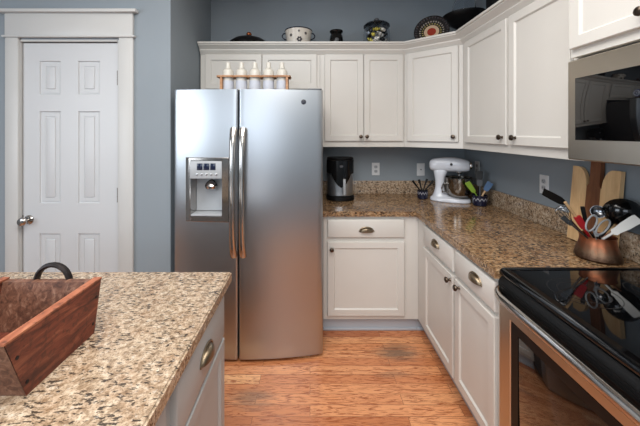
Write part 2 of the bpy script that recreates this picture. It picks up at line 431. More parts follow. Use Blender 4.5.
# ------------------------------------------------------------------ cabinets
def shaker(bm, O, u, v, n, x0, x1, y0, y1, t=.02, fr=.047, rec=.009):
    return panel(bm, O, u, v, n, x0, x1, y0, y1, [(0, 0), (0, t-.003), (.003, t), (fr, t), (fr+.003, t-.003), (fr+.008, t-rec)])
def slab_front(bm, O, u, v, n, x0, x1, y0, y1, t=.02):
    return panel(bm, O, u, v, n, x0, x1, y0, y1, [(0, 0), (0, t-.005), (.002, t-.002), (.006, t)])
def knob(parent, p, n):
    b = nb(); lathe(b, [(.009, 0), (.007, .004), (.006, .012), (.013, .017), (.0165, .023), (.015, .029), (.008, .033)], p, n, 20)
    return part('knob', b, M['knob'], parent)
def cup_pull(parent, p, u, n, w=.05, h=.032, d=.024):
    """half-dome bin pull, open at the bottom"""
    p, u, n = map(Vector, (p, u, n)); b = nb(); v = Z3
    NA, NB = 20, 8
    def dome(s, off):
        g = []
        for j in range(NB+1):
            f = PI/2*j/NB
            row = []
            for i in range(NA+1):
                a = PI*i/NA
                row.append(b.verts.new(p+u*(-(w-off)*math.cos(a)*math.cos(f*s))+v*((h-off)*math.sin(a)*math.cos(f*.55)-h*.45)*1.0+n*((d-off)*math.sin(f))))
            g.append(row)
        return g
    g1 = dome(1, 0); g2 = dome(1, .003)
    for g in (g1, g2):
        for j in range(NB):
            for i in range(NA):
                b.faces.new((g[j][i], g[j][i+1], g[j+1][i+1], g[j+1][i]))
    for i in range(NA): b.faces.new((g1[NB][i], g1[NB][i+1], g2[NB][i+1], g2[NB][i]))
    # flange against the drawer front
    pts = [p+u*(-(w+.005)*math.cos(PI*i/NA))+v*((h+.005)*math.sin(PI*i/NA)-h*.45) for i in range(NA+1)]
    tube(b, [q+n*.002 for q in pts], .0035, 6)
    return part('cup_pull', b, M['pull'], parent)

# wall cabinets ------------------------------------------------------
UB, UT = 1.377, 2.212          # underside, top
DB, DT = 1.427, 2.172          # door bottom, top
UF = 2.635                     # face of the back row
XF = 1.17                      # face of the right row
XC, YC = .817, 2.332           # where the diagonal corner unit starts and ends
t = thing('wall_cabinet', 'two-door cream cabinet high above the refrigerator', 'cabinet', (-.43, 2.79, 1.84))
part('cabinet_body', box(nb(), -.945, .085, UF, YB-.002, 1.84, UT), M['cab'], t)
for x0, x1 in ((-.900, -.416), (-.408, .058)):
    d = part('door', shaker(nb(), (0, UF, 0), X3, Z3, -Y3, x0, x1, 1.875, DT), M['cab'], t)
t = thing('wall_cabinet', 'two-door cream cabinet over the coffee maker and the back-wall outlet', 'cabinet', (.45, 2.79, UB))
part('cabinet_body', box(nb(), .087, XC-.001, UF, YB-.002, UB, UT), M['cab'], t)
for x0, x1, kx in ((.126, .458, 360.6), (.464, .800, 366.6)):
    d = part('door', shaker(nb(), (0, UF, 0), X3, Z3, -Y3, x0, x1, DB, DT), M['cab'], t)
    k = P(kx, 136.6, UF-.045); knob(d, k, (0, -1, 0))
t = thing('wall_cabinet', 'diagonal corner cabinet with a single door above the stand mixer', 'cabinet', (1.25, 2.7, UB))
b = nb(); prism(b, [(XC, UF), (XF, YC), (XR-.002, YC), (XR-.002, YB-.002), (XC, YB-.002)], (0, 0, UB), X3, Y3, Z3*(UT-UB)); part('cabinet_body', b, M['cab'], t)
A, B = Vector((XC, UF, 0)), Vector((XF, YC, 0)); du = (B-A).normalized(); dn = Vector((du.y, -du.x, 0)); L = (B-A).length
d = part('door', shaker(nb(), A, du, Z3, dn, .03, L-.03, DB, DT), M['cab'], t)
knob(d, A+du*(L-.062)+dn*.02+Z3*1.468, dn)
t = thing('wall_cabinet', 'two-door cream cabinet on the right wall left of the microwave', 'cabinet', (1.33, 1.8, UB))
part('cabinet_body', box(nb(), XF, XR-.002, 1.302, YC-.001, UB, UT), M['cab'], t)
for y0, y1, kx, ky in ((1.792, 2.272, 498, 137.3), (1.352, 1.770, 510.8, 137.7)):
    d = part('door', shaker(nb(), (XF, 0, 0), Y3, Z3, -X3, y0, y1, DB, DT), M['cab'], t)
    yk = (XF-.045)*F/(kx-VX); knob(d, (XF-.02, yk, H-(ky-VY)*yk/F), (-1, 0, 0))
XM = 1.112
t = thing('wall_cabinet', 'deeper cream cabinet directly above the microwave', 'cabinet', (1.3, .9, 1.815))
part('cabinet_body', box(nb(), XM, XR-.002, .53, 1.30, 1.815, UT), M['cab'], t)
for y0, y1, yk in ((.92, 1.287, .985), (.545, .91, .86)):
    d = part('door', shaker(nb(), (XM, 0, 0), Y3, Z3, -X3, y0, y1, 1.848, DT), M['cab'], t)
    knob(d, (XM-.02, 0.990 if y0 > .9 else .845, 1.893), (-1, 0, 0))
# crown
path = [(-.945, UF), (XC, UF), (XF, YC), (XF, 1.301), (XM, 1.301), (XM, .53)]
prof = [(-.0, 2.172), (.022, 2.200), (.026, 2.206), (.026, 2.214), (.034, 2.222), (.058, 2.238), (.064, 2.243), (.064, 2.249), (.074, 2.252), (.074, 2.266), (-.0, 2.266)]
pv = [Vector((x, y, 0)) for x, y in path]; rings = []
for i, p in enumerate(pv):
    def nrm(a, c): q = (c-a).normalized(); return Vector((q.y, -q.x, 0))
    ns = []
    if i > 0: ns.append(nrm(pv[i-1], p))
    if i < len(pv)-1: ns.append(nrm(p, pv[i+1]))
    m = sum(ns, Vector()); m = m/m.length; m = m/(m.dot(ns[0]))
    rings.append([p+m*o+Z3*z for o, z in prof])
struct('trim_2', loft(nb(), rings), M['cab'])

# base cabinets ------------------------------------------------------
BF, XB = 2.29, .812
t = thing('base_cabinet', 'cream base cabinet with one drawer and one door beside the refrigerator', 'cabinet', (.45, 2.6, 0))
part('cabinet_body', box(nb(), .10, XB-.001, BF, YB-.002, .10, .875), M['cab'], t)
b = nb(); box(b, .10, XB-.001, BF+.032, BF+.05, 0, .10); box(b, .10, XB-.001, BF+.02, BF+.032, 0, .018, .003)
part('toe_kick', b, M['toe'], t)
d = part('drawer', slab_front(nb(), (0, BF, 0), X3, Z3, -Y3, .131, .704, .717, .852), M['cab'], t)
q = P(366.5, 230, BF-.02); cup_pull(d, q, X3, -Y3)
d = part('door', shaker(nb(), (0, BF, 0), X3, Z3, -Y3, .131, .704, .133, .686), M['cab'], t)
knob(d, P(331.6, 249, BF-.02), (0, -1, 0))
t = thing('base_cabinet', 'cream base cabinet with two drawers and two doors beside the range', 'cabinet', (1.14, 2.0, 0))
part('cabinet_body', box(nb(), XB, XR-.002, 1.305, YB-.002, .10, .875), M['cab'], t)
b = nb(); box(b, XB+.05, XB+.07, 1.305, BF+.032, 0, .10); box(b, XB, XB+.05, BF+.032, BF+.05, 0, .10); box(b, XB, XB+.05, BF+.02, BF+.032, 0, .018, .003); part('toe_kick', b, M['toe'], t)
for y0, y1, kx, ky, px, py in ((1.695, 2.135, 446.8, 279.7, 434, 243.6), (1.312, 1.672, 455.6, 288, 473.5, 278)):
    d = part('drawer', slab_front(nb(), (XB, 0, 0), Y3, Z3, -X3, y0, y1, .725, .855), M['cab'], t)
    yk = (XB-.03)*F/(px-VX); cup_pull(d, (XB-.02, yk, H-(py-VY)*yk/F), -Y3, -X3)
    d = part('door', shaker(nb(), (XB, 0, 0), Y3, Z3, -X3, y0, y1, .133, .700), M['cab'], t)
    yk = (XB-.04)*F/(kx-VX); knob(d, (XB-.02, yk, H-(ky-VY)*yk/F), (-1, 0, 0))

# L-shaped worktop
t = thing('worktop', 'L-shaped speckled granite worktop running along the back and right walls', 'countertop', (1.0, 2.4, .876))
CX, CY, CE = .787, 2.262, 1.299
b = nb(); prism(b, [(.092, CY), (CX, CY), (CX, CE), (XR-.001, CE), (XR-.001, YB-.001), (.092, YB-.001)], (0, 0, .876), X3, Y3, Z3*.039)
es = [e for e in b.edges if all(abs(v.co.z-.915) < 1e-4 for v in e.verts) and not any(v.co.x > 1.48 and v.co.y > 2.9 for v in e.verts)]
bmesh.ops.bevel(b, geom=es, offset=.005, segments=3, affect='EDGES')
part('slab', b, M['granite_dim'], t)  # same stone as the backsplash, shade put into the colour
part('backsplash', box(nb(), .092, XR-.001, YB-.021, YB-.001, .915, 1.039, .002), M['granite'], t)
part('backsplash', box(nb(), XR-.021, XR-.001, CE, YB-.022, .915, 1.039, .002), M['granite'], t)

# island ------------------------------------------------------------
IX = -.365
t = thing('kitchen_island', 'grey-white island cabinet with drawers and doors facing the range', 'island', (-.95, .45, 0))
part('cabinet_body', box(nb(), -1.55, IX, -.35, 1.247, .10, .877), M['cabb'], t)
part('toe_kick', box(nb(), -1.48, IX-.06, -.30, 1.18, 0, .10), M['cabb'], t)
for y0, y1 in ((.795, 1.232), (.31, .735), (-.16, .27)):
    d = part('drawer', slab_front(nb(), (IX, 0, 0), Y3, Z3, X3, y0, y1, .683, .858), M['cabb'], t)
    yk = y0+.5*(y1-y0); cup_pull(d, (IX+.02, yk, .770), Y3, X3, .052)
    d = part('door', shaker(nb(), (IX, 0, 0), Y3, Z3, X3, y0, y1, .125, .672), M['cabb'], t)
    knob(d, (IX+.02, y0+.04, .59), (1, 0, 0))
b = nb(); box(b, -1.62, -.3286, -.40, 1.281, .877, .915)
es = [e for e in b.edges if all(abs(v.co.z-.915) < 1e-4 for v in e.verts)]
bmesh.ops.bevel(b, geom=es, offset=.005, segments=3, affect='EDGES')
solo('worktop', b, M['granite'], 'pale speckled granite slab on top of the island', 'countertop')

# ------------------------------------------------------------------ refrigerator
FX0, FX1 = -.904, .086; FYc, bow = 1.985, .058; FZ = 1.783
fxc = (242-VX)*FYc/F; hw = .54
def fy(x, off=0): return FYc+off+bow*((x-fxc)/hw)**2
t = thing('refrigerator', 'tall stainless side-by-side refrigerator with dispenser in its left door', 'refrigerator', (-.40, 2.45, 0))
part('cabinet_body', box(nb(), FX0+.006, FX1-.006, 2.145, 2.90, .03, FZ-.012, .004), M['graybody'], t)
part('base_grille', box(nb(), FX0+.02, FX1-.02, 2.142, 2.15, .025, .075, .004), M['black'], t)
for x in (FX0+.06, FX1-.09):
    b = nb(); lathe(b, [(.024, 0), (.024, .012), (.010, .014), (.010, .035)], (x+.02, 2.2, 0), n=16); part('foot', b, M['dgrey'], t)
b = nb(); prism(b, [(0, 0), (.075, .012), (.08, .03), (.06, .034), (0, .02)], (FX1-.095, 2.045, .004), X3, Z3, Y3*.09); part('hinge_bracket', b, M['lgrey'], t)
def fridge_door(x0, x1, z0, z1, hole=None):
    b = nb(); n = 14
    cols = sorted(set([x0+(x1-x0)*i/n for i in range(n+1)] + ([hole[0], hole[1]] if hole else [])))
    zs = sorted([z0, z1]+([hole[2], hole[3]] if hole else []))
    yb = 2.138
    e = .006
    def yf(x):
        dd = min(x-x0, x1-x); r = .012
        return fy(x)+(r-math.sqrt(max(r*r-(r-dd)**2, 0)) if dd < r else 0)
    cols = sorted(set(cols+[x0+.002, x0+.005, x0+.012, x1-.002, x1-.005, x1-.012]))
    V = {}
    def vert(x, z, back=False):
        k = (round(x, 5), round(z, 5), back)
        if k not in V: V[k] = b.verts.new((x, yb if back else yf(x), z))
        return V[k]
    for a, c in zip(cols, cols[1:]):
        for p, q in zip(zs, zs[1:]):
            if hole and hole[0]-1e-6 <= a and c <= hole[1]+1e-6 and hole[2]-1e-6 <= p and q <= hole[3]+1e-6: continue
            b.faces.new((vert(a, p), vert(c, p), vert(c, q), vert(a, q)))
        b.faces.new((vert(a, z0), vert(c, z0), vert(c, z0, True), vert(a, z0, True)))
        b.faces.new((vert(a, z1), vert(c, z1), vert(c, z1, True), vert(a, z1, True)))
    for x in (x0, x1):
        for p, q in zip(zs, zs[1:]):
            b.faces.new((vert(x, p), vert(x, q), vert(x, q, True), vert(x, p, True)))
    return b
xs0 = (238.3-VX)*FYc/F
hx0, hx1, hz0, hz1 = P(190.6, 0, 2.0).x, P(222.6, 0, 2.0).x, P(0, 216, 2.0).z, P(0, 160.5, 2.0).z
dl = part('door', fridge_door(FX0, xs0-.004, .022, FZ, (hx0, hx1, hz0, hz1)), M['steel'], t)
dr = part('door', fridge_door(xs0+.004, FX1, .022, FZ), M['steel'], t)
# dispenser
zc = P(0, 178.4, 2.0).z
b = nb()
fx0, fx1, fz0, fz1 = P(184.2, 0, 1.985).x, P(229, 0, 1.985).x, P(0, 222.3, 1.985).z, P(0, 157.6, 1.985).z
def fpt(x, z, o): return Vector((x, fy(x, -o), z))
nx = 8
def ring_pts(x0, x1, z0, z1, o, dy=None):
    pts = [(x0+(x1-x0)*i/nx, z0) for i in range(nx)]+[(x1, z0+(z1-z0)*i/nx) for i in range(nx)]+[(x1-(x1-x0)*i/nx, z1) for i in range(nx)]+[(x0, z1-(z1-z0)*i/nx) for i in range(nx)]
    return [fpt(x, z, o) if dy is None else Vector((x, dy, z)) for x, z in pts]
loft(b, [ring_pts(fx0, fx1, fz0, fz1, -.004), ring_pts(fx0, fx1, fz0, fz1, .003), ring_pts(fx0+.004, fx1-.004, fz0+.004, fz1-.004, .006),
         ring_pts(hx0-.001, hx1+.001, hz0-.001, hz1+.001, .006), ring_pts(hx0, hx1, hz0, hz1, .002), ring_pts(hx0+.004, hx1-.004, hz0+.004, hz1-.004, 0, 2.10)], False, True)
disp = part('dispenser', b, M['handle'], dl, label='grey plastic ice and water dispenser')
b = nb(); box(b, hx0+.001, hx1-.001, 1.985, 2.05, zc, hz1-.002, .004); part('control_panel', b, M['lgrey'], disp)
b = nb()
for a, c in ((196.9, 202.6), (203.4, 209.4), (210.2, 215.6)): box(b, P(a, 0, 1.985).x, P(c, 0, 1.985).x, 1.982, 1.99, P(0, 170, 1.985).z, P(0, 163.4, 1.985).z, .001)
part('display', b, M['display'], disp)
for k in range(5):
    b = nb(); x = P(197+4.8*k, 0, 1.985).x; lathe(b, [(.007, 0), (.007, .004), (.005, .005)], (x, 1.986, P(0, 174.3, 1.985).z), (0, -1, 0), 12); part('button', b, M['chrome'], disp)
lx = P(210.5, 0, 2.03).x; lz = P(0, 187.5, 2.03).z
b = nb(); lathe(b, [(.008, -.01), (.022, -.002), (.038, .012), (.046, .030), (.040, .048), (.020, .06)], (lx, 2.055, lz+.04), (0, 0, -1), 24); part('lever', b, M['chrome'], disp)
b = nb(); box(b, hx0+.003, hx1-.003, 1.992, 2.095, hz0+.001, hz0+.012, .003); part('drip_tray', b, M['lgrey'], disp)
b = nb(); box(b, hx0+.005, hx1-.005, 2.093, 2.099, hz0+.015, zc); part('recess_liner', b, M['lgrey'], disp)
# handles
for par, pxc in ((dl, 232.0), (dr, 241.6)):
    b = nb(); x = P(pxc, 0, 1.93).x; z0, z1 = P(0, 259, 1.93).z, P(0, 128.5, 1.93).z; pts = []; rr = []
    N = 28
    for i in range(N+1):
        s = i/N; z = z0+(z1-z0)*s
        pr = .062*(1-abs(2*s-1)**3.2)**.6 if 0 < s < 1 else 0
        pts.append((x, fy(x)-.012-pr*.78, z)); rr.append(.0125+.004*(abs(2*s-1)**3))
    tube(b, pts, rr, 14, 1.45, (1, 0, 0)); 
    for z in (z0+.012, z1-.012): box(b, x-.017, x+.017, fy(x)-.022, fy(x)+.004, z-.02, z+.02, .005)
    part('handle', b, M['handle'], par)
# round badge with a monogram-like swirl
q = P(303.6, 102, fy(-.04)); by = fy(q.x)
b = nb(); lathe(b, [(.017, -.001), (.017, .002), (.015, .003)], (q.x, by, q.z), (0, -1, 0), 28); bd = part('badge', b, M['navy'], dr, label='small round dark emblem')
b = nb()
tube(b, [(q.x+.013*math.cos(a), by-.0035, q.z+.013*math.sin(a)) for a in [2*PI*k/24 for k in range(25)]], .0009, 6)
for s in (-1, 1):
    tube(b, [(q.x+s*.0045+.0045*math.cos(a)*(1-.03*k), by-.0035, q.z+.006*math.sin(a)*(1-.02*k)) for k, a in enumerate([PI*.25+2*PI*i/20*.85 for i in range(20)])], .001, 6)
part('monogram', b, M['dgrey'], bd)
for x0, x1 in ((FX0+.01, FX0+.09), (FX1-.10, FX1-.006)):
    b = nb(); box(b, x0, x1, 2.05, 2.2, FZ, FZ+.014, .004); part('hinge_cover', b, M['dgrey'], t)

# ------------------------------------------------------------------ range
RX, RY0, RY1 = .80, .535, 1.295
t = thing('range', 'stainless electric range with a black glass cooktop by the right wall', 'stove', (1.13, .915, 0))
part('range_body', box(nb(), RX+.045, XR-.03, RY0+.004, RY1-.004, .03, .895), M['gloss'], t)
b = nb()
prism(b, [(.838, .898), (.815, .893), (.806, .900), (.804, .908), (.807, .917), (.816, .925), (.834, .927), (.840, .9225), (1.44, .9225), (1.44, .898)], (0, RY0, 0), X3, Z3, Y3*(RY1-RY0))
box(b, .815, 1.44, RY1-.014, RY1, .900, .928, .003); box(b, .815, 1.44, RY0, RY0+.014, .900, .928, .003)
ct = part('cooktop', b, M['blackglass'], t)
for cx, cy, r in ((.985, 1.10, .105), (1.24, 1.10, .08), (.985, .73, .08), (1.24, .73, .105)):
    b = nb()
    for rr in (r, r*.72):
        n = 40; a = [[Vector((cx+(rr-o)*math.cos(2*PI*k/n), cy+(rr-o)*math.sin(2*PI*k/n), .9229)) for k in range(n)] for o in (0, .003)]
        loft(b, a, False, False)
    part('burner_ring', b, M['ring'], ct)
b = nb()
prism(b, [(.845, .892), (.812, .892), (.803, .882), (.797, .872), (.796, .80), (.845, .80)], (0, RY0+.004, 0), X3, Z3, Y3*(RY1-RY0-.008))
for k in range(3): box(b, .7945, .80, RY0+.03, RY1-.03, .864-.012*k, .869-.012*k)
part('front_trim', b, M['black'], t)
b = nb(); panel(b, (RX+.04, 0, 0), Y3, Z3, -X3, RY0+.006, RY1-.003, .19, .798, [(0, 0), (0, .036), (.004, .040), ((.070, .048), .040), ((.072, .050), .036), ((.074, .052), .034)])
od = part('oven_door', b, M['steelr'], t)
b = nb(); box(b, RX+.0045, RX+.012, RY0+.079, RY1-.076, .243, .745, .002); part('window', b, M['ovenglass'], od)
b = nb(); W0, W1, w0, w1 = RY0+.080, RY1-.077, .244, .744
for y0, y1, z0, z1 in ((W0, W0+.04, w0, w1), (W1-.04, W1, w0, w1), (W0+.04, W1-.04, w0, w0+.04), (W0+.04, W1-.04, w1-.035, w1)): box(b, RX+.003, RX+.0046, y0, y1, z0, z1)
part('window_border', b, M['black'], od)
b = nb()
hz, hxx = .832, .768
pts = [(.803, RY1-.012, hz+.008), (.796, RY1-.014, hz+.008), (.786, RY1-.022, hz+.006), (.774, RY1-.045, hz+.002), (hxx, RY1-.075, hz), (hxx, (RY0+RY1)/2, hz), (hxx, RY0+.075, hz), (.774, RY0+.045, hz+.002), (.786, RY0+.022, hz+.006), (.796, RY0+.014, hz+.008), (.803, RY0+.012, hz+.008)]
tube(b, pts, .0155, 14, 1.2, (0, 0, 1)); part('handle', b, M['handle'], od)
b = nb(); panel(b, (RX+.04, 0, 0), Y3, Z3, -X3, RY0+.006, RY1-.004, .06, .182, [(0, 0), (0, .036), (.004, .04)]); part('storage_drawer', b, M['steelr'], t)
part('base_kick', box(nb(), RX+.07, XR-.06, RY0+.02, RY1-.02, 0, .06), M['black'], t)
b = nb(); prism(b, [(1.425, .895), (1.468, .895), (1.468, 1.10), (1.452, 1.10)], (0, RY0, 0), X3, Z3, Y3*(RY1-RY0)); bg = part('backguard', b, M['gloss'], t)
for y in (.62, .72, 1.11, 1.21):
    b = nb(); lathe(b, [(.022, 0), (.022, .012), (.016, .02)], (1.438, y, 1.0), (-1, 0, .12), 20); part('knob', b, M['dgrey'], bg)

# ------------------------------------------------------------------ microwave
t = thing('microwave', 'stainless over-the-range microwave under the deeper cabinet', 'microwave', (1.3, .915, 1.385))
part('microwave_body', box(nb(), 1.135, XR-.002, .535, 1.298, 1.388, 1.812, .003), M['graybody'], t)
b = nb(); panel(b, (1.136, 0, 0), Y3, Z3, -X3, .715, 1.2975, 1.386, 1.800, [(0, 0), (0, .034), (.005, .042), (.060, .042)], True)
md = part('door', b, M['steelr'], t)
b = nb(); box(b, 1.0905, 1.0985, .73, 1.256, 1.468, 1.722, .002); part('window', b, M['blackglass'], md)
b = nb(); panel(b, (1.136, 0, 0), Y3, Z3, -X3, .537, .713, 1.386, 1.800, [(0, 0), (0, .034), (.005, .042)]); part('control_panel', b, M['gloss'], t)
b = nb(); tube(b, [(1.094, .738, 1.44), (1.06, .738, 1.46), (1.052, .738, 1.52), (1.052, .738, 1.66), (1.06, .738, 1.72), (1.094, .738, 1.74)], .011, 12); part('handle', b, M['handle'], md)
ym = 1.0905*F/(637.5-VX); zm = H-(93-VY)*ym/F
b = nb(); lathe(b, [(.0125, -.002), (.0125, .0015), (.011, .002)], (1.0905, ym, zm), (-1, 0, 0), 24); bd = part('badge', b, M['navy'], md, label='small round dark blue emblem')
b = nb(); tube(b, [(1.088, ym+.009*math.cos(2*PI*k/20), zm+.009*math.sin(2*PI*k/20)) for k in range(21)], .0008, 6)
for s in (-1, 1): tube(b, [(1.088, ym+s*.003+.003*math.cos(2*PI*k/14), zm+.004*math.sin(2*PI*k/14)) for k in range(13)], .0007, 6)
part('monogram', b, M['dgrey'], bd)

# ------------------------------------------------------------------ outlets
def wall_plate(name, label, cat, c, u, n, duplex):
    c, u, n = map(Vector, (c, u, n)); t = thing(name, label, cat, c)
    w2, h2 = .037, .060
    b = nb(); panel(b, c, u, Z3, n, -w2, w2, -h2, h2, [(0, .0), (0, .003), (.003, .006)]); pl = part('cover_plate', b, M['plate'], t)
    if duplex:
        for s in (-1, 1):
            b = nb(); q = c+Z3*(s*.021)
            loft(b, [[q+u*p.x+Z3*p.y+n*h for p in superring(0, 0, 0, .0165, .0145, 3, 20)] for h in (.004, .0075)]); r = part('receptacle', b, M['lgrey'], t)
            b = nb()
            for k in (-1, 1):
                cc = q+u*(.0065*k)+Z3*.002; panel(b, cc, u, Z3, n, -.0012, .0012, -.005, .005, [(0, .007), (0, .0082)])
            lathe(b, [(.0025, .007), (.0025, .0082)], q-Z3*.008, n, 10)
            part('slot', b, M['slot'], r)
    else:
        b = nb(); lathe(b, [(.006, .005), (.006, .009), (.0035, .011)], c, n, 14); part('jack', b, M['slot'], t)
    return t
wall_plate('outlet', 'white duplex outlet on the back wall right of the coffee maker', 'outlet', P(375.7, 169, YB), X3, -Y3, True)
wall_plate('wall_plate', 'white wall plate with a central jack left of the mixer', 'wall plate', P(420.7, 169.5, YB), X3, -Y3, False)
def rp(px, py): Y = XR*F/(px-VX); return Vector((XR, Y, H-(py-VY)*Y/F))
wall_plate('outlet', 'white outlet on the right wall just behind the mixer head', 'outlet', rp(477.5, 168), Y3, -X3, True)
wall_plate('outlet', 'white outlet on the right wall left of the cutting board', 'outlet', rp(544.5, 184.5), Y3, -X3, True)

# ------------------------------------------------------------------ coffee maker
cm = P(340.5, 0, 2.66); cx = cm.x
t = thing('coffee_maker', 'black and stainless coffee maker beside the refrigerator', 'coffee maker', (cx, 2.70, .915))
def cyl_shell(rx, ry, z0, z1, e=2.6, bev=.006, n=40):
    return loft(nb(), [superring(0, 0, z0, rx-bev, ry-bev, e, n), superring(0, 0, z0+bev, rx, ry, e, n), superring(0, 0, z1-bev, rx, ry, e, n), superring(0, 0, z1, rx-bev, ry-bev, e, n)])
part('base', cyl_shell(.122, .115, 0, .040), M['black'], t, True)
part('steel_shell', cyl_shell(.112, .106, .040, .235), M['steel'], t, True)
part('housing', cyl_shell(.120, .112, .23, .352), M['gloss'], t, True)
part('lid', cyl_shell(.117, .109, .352, .368), M['black'], t, True)
def shield():
    b = nb(); pts = []
    n = 12; g = []
    for i in range(n+1):
        s = i/n; hw2 = .100*(1-s**2.2)**.75 if s < 1 else .0
        z = .34-.225*s
        row = []
        for k in range(9):
            x = -hw2+2*hw2*k/8
            row.append((x, z))
        g.append(row)
    def yy(x, off): return -(.1135+off)*(max(1-abs(x/.125)**2.6, 0))**(1/2.6)
    F0 = [[b.verts.new((x, yy(x, .004), z)) for x, z in r] for r in g]
    B0 = [[b.verts.new((x, yy(x, 0)+.02, z)) for x, z in r] for r in g]
    for G in (F0, B0):
        for a, c in zip(G, G[1:]):
            for k in range(8): b.faces.new((a[k], a[k+1], c[k+1], c[k]))
    for k in (0, 8):
        for i in range(n): b.faces.new((F0[i][k], F0[i+1][k], B0[i+1][k], B0[i][k]))
    for k in range(8): b.faces.new((F0[0][k], F0[0][k+1], B0[0][k+1], B0[0][k]))
    bmesh.ops.remove_doubles(b, verts=b.verts[:], dist=1e-5)
    return b
part('front_shield', shield(), M['gloss'], t, True)
b = nb(); box(b, .012, .034, -.142, -.128, .060, .195, .006); box(b, .016, .030, -.13, -.09, .165, .185, .003); box(b, .016, .030, -.13, -.09, .065, .085, .003)
part('handle', b, M['lgrey'], t, True)
b = nb(); loft(b, [[Vector((p.x, h, p.y)) for p in superring(.0, .30, 0, .016, .010, 2.2, 20)] for h in (-.1145, -.121)]); part('dial', b, M['dgrey'], t, True)

# ------------------------------------------------------------------ stand mixer
t = thing('stand_mixer', 'white stand mixer with steel bowl in the worktop corner', 'mixer', (1.198, 2.62, .915), math.radians(-24)); t.scale = (.91, .94, 1)
b = nb()
rings = []
def stad(z, x0, x1, w0, w1, n=40):
    out = []
    for k in range(n):
        a = 2*PI*k/n; c, s = math.cos(a), math.sin(a)
        x = (x0+x1)/2+(x1-x0)/2*math.copysign(abs(c)**.75, c)
        f = (x-x0)/(x1-x0); out.append(Vector((x, (w0+(w1-w0)*f)*math.copysign(abs(s)**.75, s), z)))
    return out
for z, x0, x1, w0, w1 in ((0, -.165, .175, .085, .098), (.006, -.172, .182, .09, .104), (.022, -.170, .180, .09, .104), (.030, -.163, .174, .085, .098), (.034, -.155, .12, .078, .080), (.045, -.148, .0, .07, .062), (.075, -.135, -.035, .060, .052), (.12, -.125, -.045, .053, .048), (.17, -.125, -.042, .052, .048), (.21, -.132, -.035, .054, .052), (.25, -.14, -.015, .055, .055), (.27, -.14, -.01, .05, .05)):
    rings.append(stad(z, x0, x1, w0, w1))
loft(b, rings); part('stand', b, M['white'], t, True)
b = nb(); rings = []
for x, zc_, ry, rz in ((-.178, .282, .004, .004), (-.176, .282, .022, .022), (-.168, .281, .042, .040), (-.15, .281, .054, .051), (-.11, .283, .061, .058), (-.04, .288, .064, .062), (.04, .289, .064, .062), (.10, .286, .060, .057), (.14, .283, .054, .050), (.165, .281, .044, .041), (.172, .281, .030, .030)):
    rings.append([Vector((x, ry*math.copysign(abs(math.cos(a))**.8, math.cos(a)), zc_+.024+rz*math.copysign(abs(math.sin(a))**.8, math.sin(a)))) for a in [2*PI*k/32 for k in range(32)]])
loft(b, rings); hd = part('head', b, M['white'], t, True)
b = nb(); loft(b, [stad(z, -.150, .150, .0605, .0605) for z in (.284, .293)]); part('trim_band', b, M['slot'], hd, True)
b = nb(); lathe(b, [(.026, 0), (.028, .004), (.028, .016), (.020, .022)], (.170, 0, .307), (1, 0, 0), 24); part('hub_cap', b, M['chrome'], hd, True)
b = nb(); lathe(b, [(.012, 0), (.010, .004), (.009, .014), (.005, .016)], (.015, -.0625, .318), (0, -1, 0), 16); part('speed_knob', b, M['slot'], hd, True)
b = nb(); lathe(b, [(.034, 0), (.034, .02), (.022, .03), (.012, .034), (.012, .075)], (.082, 0, .268), (0, 0, -1), 24); part('beater_shaft', b, M['chrome'], hd, True)
b = nb(); lathe(b, [(.05, .030), (.052, .038), (.055, .040), (.086, .052), (.105, .078), (.116, .118), (.118, .198), (.122, .201), (.122, .206), (.116, .206), (.113, .118), (.102, .080), (.084, .056), (.02, .048)], (.078, 0, 0), n=40); bw = part('bowl', b, M['curve'], t, True)
b = nb(); tube(b, [(-.02, -.04, .155), (-.055, -.075, .15), (-.066, -.085, .12), (-.06, -.08, .085), (-.01, -.04, .075)], .006, 10, 1.4, (0, 0, 1)); part('bowl_handle', b, M['chrome'], bw, True)
b = nb(); tube(b, [(.082, 0, .195), (.082, 0, .16), (.122, 0, .13), (.132, 0, .10), (.10, 0, .075), (.082, 0, .072), (.064, 0, .075), (.032, 0, .10), (.042, 0, .13), (.082, 0, .15)], .004, 8); part('beater', b, M['white'], t, True)

# ------------------------------------------------------------------ crocks by the mixer
def crock(label, c, r=.045, h=.085):
    b = nb(); lathe(b, [(r*.8, 0), (r*.95, .006), (r, h*.5), (r*1.02, h-.004), (r*1.05, h), (r*.94, h), (r*.90, h*.5), (r*.8, .010)], c, n=36)
    return solo('crock', b, M['crock'], label, 'crock')
c1 = Vector((P(422.5, 0, 2.70).x, 2.70, .915)); crock('small navy crock with white arches left of the mixer', c1, .045, .074)
c2 = Vector((P(480, 0, 2.45).x, 2.45, .915)); crock('navy crock with white arches right of the mixer', c2, .055, .085)
def stick(name, label, cat, a, bq, r, mat, head=None):
    b = nb(); tube(b, [a, Vector(a).lerp(Vector(bq), .5), bq], r, 10)
    t = thing(name, label, cat, Vector(a)); part('handle', b, mat, t)
    if head: head(t, Vector(a), Vector(bq))
    return t
